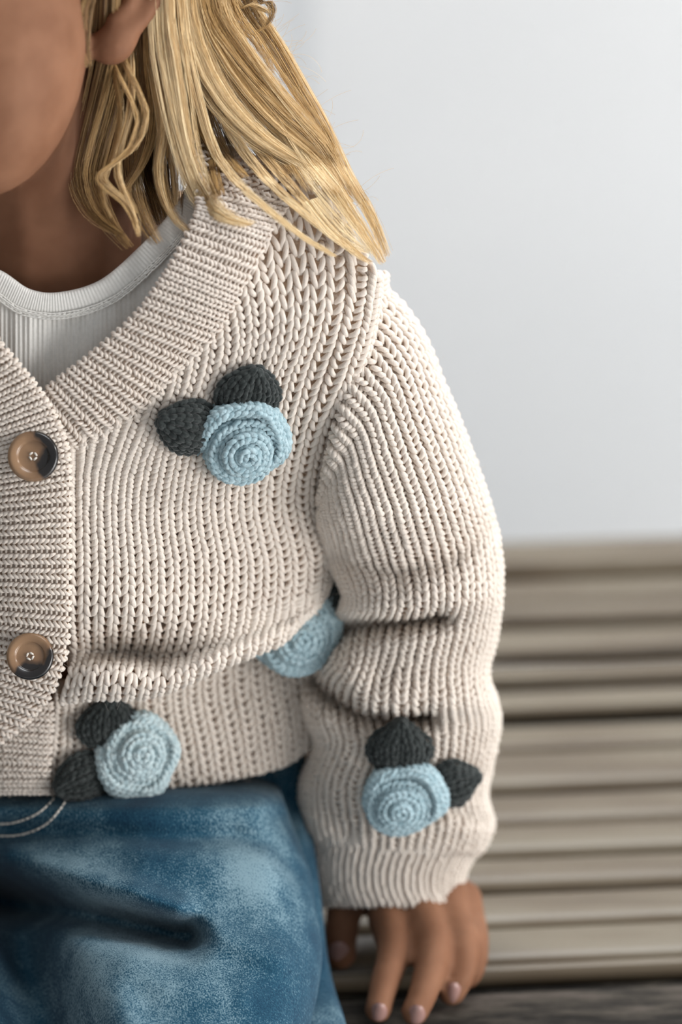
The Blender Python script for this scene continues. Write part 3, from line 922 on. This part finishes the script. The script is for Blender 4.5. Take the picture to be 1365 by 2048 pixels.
def leaf(sf, x, y, d, length, width, ang, lean, label, dome=.22, tip=.75):
    """pointed crochet leaf; (x, y) is its root, ang the direction (radians, 0 = right, down positive)"""
    c, ex, ey, n = frame(sf, x, y, d, lean)
    ax = math.cos(ang) * ex + math.sin(ang) * ey; ay = -math.sin(ang) * ex + math.cos(ang) * ey
    l, w_ = length * S, width * S / 2
    def pt(s_, q):
        ww = w_ * np.sin(math.pi * np.clip(s_ * .86 + .14, 0, 1)) ** tip
        h = dome * length * S * (1 - q * q) * np.sin(math.pi * np.clip(s_ * .8 + .15, 0, 1)) - .05 * length * S * (1 - np.abs(q)) ** 4
        return c + ax * (s_ * l)[..., None] + ay * (q * ww)[..., None] + n * (h + .10 * s_ * l)[..., None]
    a = Acc()
    sv, qv = np.meshgrid(np.linspace(0, 1, 30), np.linspace(-1, 1, 21), indexing='ij')
    G = pt(sv, qv)
    lf = Surf(G, 30, 21, world=True, even=False)
    a.add(*lf.basemesh(-.0004))
    s1 = np.linspace(0.0, 1.0, 80)
    for q in (-.98, -.66, -.33, 0, .33, .66, .98):
        p, nn = lf.at(np.full(80, (q + 1) / 2), s1)
        chain(a, p, nn, .0030, .0034, .0010, 6, 5)
    # short fuzz
    m_ = 450
    u, v = rng.uniform(0, 1, m_), rng.uniform(0, 1, m_)
    p, nn = lf.at(u, v)
    dr = norm(nn + rng.normal(0, .8, (m_, 3)))
    kk = np.linspace(0, 1, 4)
    hp = p[:, None] + nn[:, None] * .0008 + dr[:, None] * (kk[None, :, None] * rng.uniform(.001, .0026, m_)[:, None, None]) + rng.normal(0, .0003, (m_, 1, 3)) * kk[None, :, None] ** 2
    a.add(*tubes(hp, np.broadcast_to(rng.normal(0, 1, (m_, 1, 3)), hp.shape), .00004, 3))
    return tag(a.build('leaf', M['char'], cardigan), label)
leaf(front, 482, 822, 16, 104, 122, -1.45, (0, 0), 'charcoal leaf above the chest flower')
leaf(front, 420, 860, 16, 116, 104, -2.85, (0, 0), 'charcoal leaf left of the chest flower')
flower(front, 470, 870, 14, 86, M['blue'], (0, -.1), .9, 'dusty blue crochet rose on the chest')
leaf(front, 212, 1482, 22, 92, 122, -1.65, (0, 0), 'charcoal leaf above the waist flower')
leaf(front, 205, 1528, 22, 108, 100, 2.75, (0, 0), 'charcoal leaf left of the waist flower')
flower(front, 260, 1500, 20, 84, M['pale'], (0, .05), 2.3, 'pale blue crochet rose at the waist', off=(.06, -.02))
leaf(sl, 798, 1535, 16, 122, 128, -1.55, (0, 0), 'charcoal leaf above the sleeve flower', tip=1.15)
leaf(sl, 862, 1572, 22, 100, 100, -.42, (0, 0), 'charcoal leaf right of the sleeve flower', tip=1.1)
flower(sl, 802, 1585, 14, 80, M['blue'], (0, 0), .6, 'dusty blue crochet rose on the sleeve near the cuff', off=(-.08, .16))
leaf(None, 648, 1225, float(dt(600, 1225)) - 80, 100, 80, -1.2, (.3, 0), 'charcoal leaf in the gap between sleeve and body')
flower(None, 580, 1258, float(dt(580, 1258)) - 88, 92, M['blue'], (.25, -.15), .3, 'dusty blue crochet rose half hidden under the body fold')

# ------------------------------------------------------------------ jeans
JF = [([(-100, 1668), (60, 1665), (200, 1668), (330, 1676), (470, 1672), (540, 1690), (600, 1750)], -30, 22),
      ([(-50, 1625), (150, 1618), (330, 1610), (520, 1612)], 22, 26),
      ([(20, 1715), (130, 1748), (260, 1782), (350, 1820)], 60, 32),
      ([(380, 1835), (470, 1880), (560, 1920)], 20, 30),
      ([(-80, 1790), (60, 1808), (200, 1838), (330, 1866), (372, 1872)], -170, 34),
      ([(-80, 1780), (40, 1840), (60, 1940), (90, 2040), (120, 2140)], -260, 80),
      ([(300, 1720), (420, 1730), (530, 1740)], 26, 60),
      ([(260, 1930), (330, 1970), (480, 1990)], 16, 40),
      ([(230, 1990), (260, 2080)], 24, 40)]
jx = np.array([-420, -250, -100, 0, 90, 180, 270, 360, 450, 540, 596, 606, 560])
jy = np.array([1540, 1566, 1586, 1610, 1640, 1690, 1750, 1820, 1900, 1980, 2060, 2160, 2300])
cj = []
for i, y in enumerate(jy):
    sil = np.interp(y, [1545, 1600, 1750, 1900, 2000, 2060, 2300], [548, 566, 620, 642, 632, 618, 600])
    q = []
    for j, x in enumerate(jx):
        xx = x if x <= 450 else 450 + (x - 450) * (sil - 450) / 156
        d0 = np.interp(y, [1540, 1566, 1586, 1610, 1640, 1750, 1900, 2060, 2300], [-560, -430, -310, -262, -235, -150, -30, 90, 240])
        prof = 130 * (1 - ((min(x, 596) - 300) / 330.0) ** 2) - 90 if x > 0 else -60 - .05 * abs(x)
        if j == 10: prof -= 70
        if j == 11: prof -= 190
        if j == 12: prof -= 420
        q.append([xx, y, d0 + prof * (1.0 if y > 1620 else .7)])
    cj.append(q)
def jdisp(G, U, V):
    G = G.copy()
    fw = np.clip((.86 - U) / .08, 0, 1) * np.ones(G.shape[:2])
    G[..., 2] += folds(G[..., 0], G[..., 1], JF) * fw * np.clip((G[..., 1] - 1575) / 40, 0, 1)
    return G
sj = Surf(np.array(cj), 220, 200, disp=jdisp)
sj.G[..., 2] = np.maximum(sj.G[..., 2], SEAT_Z + .010)
a = Acc(); a.add(*sj.basemesh(0)); a.add(sj.basemesh(-.002, 4)[0], gridfaces(55, 50, flip=True))
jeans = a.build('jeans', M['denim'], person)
tag(jeans, 'faded blue denim jeans bunched over the lap, sunlit patches in the colour')
# seat of the jeans beside and under the thigh, resting on the slats
lo = []
for y, xr_, dd in ((1490, 612, -600), (1600, 618, -580), (1700, 630, -480), (1800, 642, -420), (1900, 652, -400), (1980, 668, -330), (2060, 690, -240), (2200, 700, -60)):
    d1 = max(dd, float(seat_d(y)) + 150)
    lo.append([(420, y, d1 + 90), (540, y, d1 + 80), (600, y, d1 + 70), (xr_ - 12, y, d1 + 40), (xr_, y, d1), (xr_ - 14, y, d1 - 60), (500, y, d1 - 120)])
sl2 = Surf(np.array(lo), 80, 60)
sl2.G[..., 2] = np.maximum(sl2.G[..., 2], SEAT_Z + .006)
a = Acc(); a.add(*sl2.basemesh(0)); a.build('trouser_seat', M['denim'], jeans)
# pocket stitching
a = Acc()
for pl in ([(-20, 1648), (25, 1646), (70, 1630), (100, 1606), (112, 1590)], [(-20, 1672), (40, 1670), (90, 1650), (122, 1616), (136, 1592)]):
    q = cr(np.array(pl, float), np.linspace(0, len(pl) - 1, 400))
    L_ = np.concatenate([[0], np.cumsum(np.hypot(*np.diff(q, axis=0).T))])
    gx, gy, gd = sj.px[..., 0].ravel(), sj.px[..., 1].ravel(), sj.px[..., 2].ravel()
    for s0 in np.arange(0, L_[-1] - 8, 10.5):
        tt = np.linspace(s0, s0 + 7.5, 5)
        x = np.interp(tt, L_, q[:, 0]); y = np.interp(tt, L_, q[:, 1])
        dd = np.array([gd[np.argmin((gx - xi) ** 2 + (gy - yi) ** 2)] for xi, yi in zip(x, y)])
        pw = P(np.stack([x, y, dd + 2.5 + 1.5 * np.array([-1, .6, 1, .6, -1])], -1))
        a.add(*tubes(pw[None], norm(C - pw)[None], .0005, 5))
st = a.build('stitching', M['thread'], jeans); tag(st, 'two curved rows of pale pocket stitching')

# ------------------------------------------------------------------ hair
GD = [  # points (x, y, depth), spread, strands, tone; shade by the neck is painted darker
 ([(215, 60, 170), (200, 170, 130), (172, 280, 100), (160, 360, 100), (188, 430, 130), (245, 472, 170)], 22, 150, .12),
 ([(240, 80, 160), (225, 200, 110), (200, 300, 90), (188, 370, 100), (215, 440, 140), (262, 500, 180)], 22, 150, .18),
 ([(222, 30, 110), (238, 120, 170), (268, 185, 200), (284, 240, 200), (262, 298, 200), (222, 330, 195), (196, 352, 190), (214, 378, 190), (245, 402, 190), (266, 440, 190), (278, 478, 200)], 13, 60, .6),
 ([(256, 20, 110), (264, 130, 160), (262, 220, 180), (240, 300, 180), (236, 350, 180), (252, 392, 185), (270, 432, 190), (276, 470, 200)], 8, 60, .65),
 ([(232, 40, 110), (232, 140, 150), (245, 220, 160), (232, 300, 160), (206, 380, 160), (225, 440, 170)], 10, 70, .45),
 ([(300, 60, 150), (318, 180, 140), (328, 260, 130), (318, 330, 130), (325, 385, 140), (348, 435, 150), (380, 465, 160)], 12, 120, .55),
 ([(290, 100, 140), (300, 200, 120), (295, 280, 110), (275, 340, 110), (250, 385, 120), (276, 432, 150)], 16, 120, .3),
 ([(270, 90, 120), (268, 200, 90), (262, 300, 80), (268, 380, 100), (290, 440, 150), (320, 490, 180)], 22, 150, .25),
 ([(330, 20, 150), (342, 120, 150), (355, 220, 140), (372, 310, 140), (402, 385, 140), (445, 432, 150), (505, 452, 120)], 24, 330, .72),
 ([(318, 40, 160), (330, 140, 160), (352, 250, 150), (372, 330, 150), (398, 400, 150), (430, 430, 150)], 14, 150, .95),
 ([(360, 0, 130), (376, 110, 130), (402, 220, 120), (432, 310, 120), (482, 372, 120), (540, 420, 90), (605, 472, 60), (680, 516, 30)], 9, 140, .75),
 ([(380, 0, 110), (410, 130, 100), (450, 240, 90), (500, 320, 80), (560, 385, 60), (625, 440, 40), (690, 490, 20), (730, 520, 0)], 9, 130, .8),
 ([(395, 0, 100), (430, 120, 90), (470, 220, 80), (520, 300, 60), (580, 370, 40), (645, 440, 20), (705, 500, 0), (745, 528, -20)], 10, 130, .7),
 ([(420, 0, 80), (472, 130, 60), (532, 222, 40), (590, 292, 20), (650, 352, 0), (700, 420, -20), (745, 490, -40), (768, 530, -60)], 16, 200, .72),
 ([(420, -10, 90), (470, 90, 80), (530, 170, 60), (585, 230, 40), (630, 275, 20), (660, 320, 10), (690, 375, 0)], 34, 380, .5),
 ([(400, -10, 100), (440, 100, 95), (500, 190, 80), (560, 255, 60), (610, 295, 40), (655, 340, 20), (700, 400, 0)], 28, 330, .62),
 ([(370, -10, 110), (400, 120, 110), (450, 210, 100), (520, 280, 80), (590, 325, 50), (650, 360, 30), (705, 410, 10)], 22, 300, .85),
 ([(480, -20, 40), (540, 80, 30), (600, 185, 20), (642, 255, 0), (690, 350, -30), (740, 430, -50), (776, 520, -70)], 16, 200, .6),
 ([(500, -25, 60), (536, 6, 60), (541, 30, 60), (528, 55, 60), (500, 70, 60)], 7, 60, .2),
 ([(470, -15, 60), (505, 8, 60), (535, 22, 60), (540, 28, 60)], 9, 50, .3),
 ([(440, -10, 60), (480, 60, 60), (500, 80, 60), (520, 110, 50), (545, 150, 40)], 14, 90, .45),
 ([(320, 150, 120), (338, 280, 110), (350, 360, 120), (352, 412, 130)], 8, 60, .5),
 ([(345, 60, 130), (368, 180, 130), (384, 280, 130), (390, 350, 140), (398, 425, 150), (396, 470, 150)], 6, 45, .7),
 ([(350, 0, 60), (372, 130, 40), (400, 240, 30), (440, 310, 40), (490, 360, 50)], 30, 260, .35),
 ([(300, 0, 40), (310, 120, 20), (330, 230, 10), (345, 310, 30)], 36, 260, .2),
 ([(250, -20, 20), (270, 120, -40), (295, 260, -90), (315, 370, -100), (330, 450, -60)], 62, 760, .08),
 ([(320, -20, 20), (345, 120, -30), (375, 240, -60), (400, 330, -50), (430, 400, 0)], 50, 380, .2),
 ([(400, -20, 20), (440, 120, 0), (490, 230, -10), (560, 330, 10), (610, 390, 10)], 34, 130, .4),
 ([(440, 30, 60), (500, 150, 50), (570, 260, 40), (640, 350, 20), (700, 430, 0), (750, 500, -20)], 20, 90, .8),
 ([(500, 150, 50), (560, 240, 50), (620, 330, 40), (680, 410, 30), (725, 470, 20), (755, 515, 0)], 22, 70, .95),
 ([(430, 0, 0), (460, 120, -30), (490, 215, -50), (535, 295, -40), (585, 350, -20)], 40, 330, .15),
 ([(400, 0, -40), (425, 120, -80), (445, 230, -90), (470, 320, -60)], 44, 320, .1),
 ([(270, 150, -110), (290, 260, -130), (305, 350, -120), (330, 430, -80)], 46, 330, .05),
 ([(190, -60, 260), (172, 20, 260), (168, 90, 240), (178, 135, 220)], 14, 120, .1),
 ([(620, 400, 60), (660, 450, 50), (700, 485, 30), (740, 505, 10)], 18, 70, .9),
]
def hair():
    PT = []; RD = []; SH = []
    K = 15
    for pts, spread, n, sh in GD:
        p = np.array(pts, float)
        if p[0, 1] <= 110:
            x0, y0, d0 = p[0]
            p = np.concatenate([[[130 + .3 * (x0 - 200), -640, d0 - 60], [x0 * .75 + 60, -330, d0 + 60]], p])
        n = int(n * 1.15)
        q = cr(p, np.linspace(0, len(p) - 1, K))
        t = np.linspace(0, 1, K)
        nsub = max(3, n // 14)
        sub = rng.integers(0, nsub, n)
        th = rng.uniform(0, 2 * math.pi, nsub); rr = np.sqrt(rng.uniform(0, 1, nsub)) * spread * (1 + .6 * (rng.uniform(0, 1, nsub) ** 6))
        prof = (.8 + .35 * np.sin(math.pi * t)) * (1 - .45 * t ** 3)
        tw = rng.normal(0, .9, nsub)[:, None] * t[None]
        ox = (np.cos(th[:, None] + tw) * rr[:, None] * prof[None])[sub]
        od = (np.sin(th[:, None] + tw) * rr[:, None] * prof[None] * .8)[sub]
        th2 = rng.uniform(0, 2 * math.pi, n); r2 = rng.uniform(0, 1, n) ** .7 * min(9, .36 * spread + 1.5)
        pr2 = (1.1 - .75 * t ** 1.5)[None]
        ox = ox + np.cos(th2)[:, None] * r2[:, None] * pr2; od = od + np.sin(th2)[:, None] * r2[:, None] * pr2
        off = np.stack([ox, ox * -.35, od], -1)
        lag = -.30 * rng.uniform(0, 1, n) ** 2.2 + .05
        u = np.clip(np.linspace(0, 1, K)[None] * (1 + lag[:, None] - .06), 0, 1.03) * (len(p) - 1)
        st = np.stack([cr(p, uu) for uu in u]) + off
        wv = rng.normal(0, 1, (n, 3, 1)) * np.array([3.0, 2.0, 3.0])[None, :, None]
        st = st + np.swapaxes(wv * np.sin(t * rng.uniform(4, 9) + rng.uniform(0, 6, n)[:, None, None]), 1, 2) * t[None, :, None]
        low = dt(st[..., 0], st[..., 1]) + 28 - 1.3 * np.maximum(0, 380 - st[..., 1]) - 1.5 * np.maximum(0, 430 - st[..., 0])
        st[..., 2] = np.where(st[..., 1] > 180, np.maximum(st[..., 2], low + .15 * (st[..., 2] - st[..., 2].min())), st[..., 2])
        PT.append(P(st)); RD.append(np.broadcast_to((.00011 * (1 - .55 * t))[None], (n, K)))
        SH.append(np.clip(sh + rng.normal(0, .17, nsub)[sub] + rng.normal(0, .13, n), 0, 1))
    # hair over the crown and beside the face
    n = 1100
    ph = rng.uniform(-math.pi, math.pi, n)
    face = np.exp(-((np.angle(np.exp(1j * (ph - 2.0)))) / .75) ** 2)
    side = np.exp(-((np.angle(np.exp(1j * (ph - .75)))) / .45) ** 2)
    tm = 1.75 - .85 * face + .25 * side
    k = np.linspace(0, 1, K)
    th = tm[:, None] * k[None] * rng.uniform(.85, 1.05, n)[:, None]
    bul = (1.02 + .10 * rng.uniform(0, 1, n) + .16 * side)[:, None]
    st = np.stack([30 + 335 * bul * np.sin(th) * np.cos(ph)[:, None], -310 - 390 * (.5 * bul + .5) * np.cos(th), 60 + 395 * bul * np.sin(th) * np.sin(ph)[:, None]], -1)
    st = st + rng.normal(0, 4, st.shape)
    PT.append(P(st)); RD.append(np.full((n, K), .00055)); SH.append(np.clip(rng.normal(.5, .15, n), 0, 1))
    # stray flyaway hairs
    n = 90
    st = []
    for _ in range(n):
        b = random.choice([(520, 60), (560, 150), (610, 220), (650, 300), (700, 400), (560, 110), (540, 90)])
        x, y = b[0] + random.gauss(0, 20), b[1] + random.gauss(0, 20)
        a = random.uniform(-1.4, .6); l = random.uniform(25, 95); cv = random.uniform(-2.2, 2.2)
        pp = []
        for k in range(K):
            f = k / (K - 1)
            pp.append((x, y, 20 + 30 * f)); a2 = a + cv * f
            x += math.cos(a2) * l / K; y += math.sin(a2) * l / K
        st.append(pp)
    PT.append(P(np.array(st))); RD.append(np.full((n, K), .00005)); SH.append(np.full(n, .6))
    PT = np.concatenate(PT); RD = np.concatenate(RD); SH = np.concatenate(SH)
    nr = np.broadcast_to(norm(rng.normal(0, 1, (len(PT), 1, 3))), PT.shape)
    V, f = tubes(PT, nr, RD, 3)
    o = mesh('hair', V, [f], M['hair'], person)
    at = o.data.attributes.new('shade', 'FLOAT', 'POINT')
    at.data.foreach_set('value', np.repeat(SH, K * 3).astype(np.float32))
    o['kind'] = 'stuff'
    tag(o, 'long loose blonde hair falling over the shoulder')
    return o
hair()
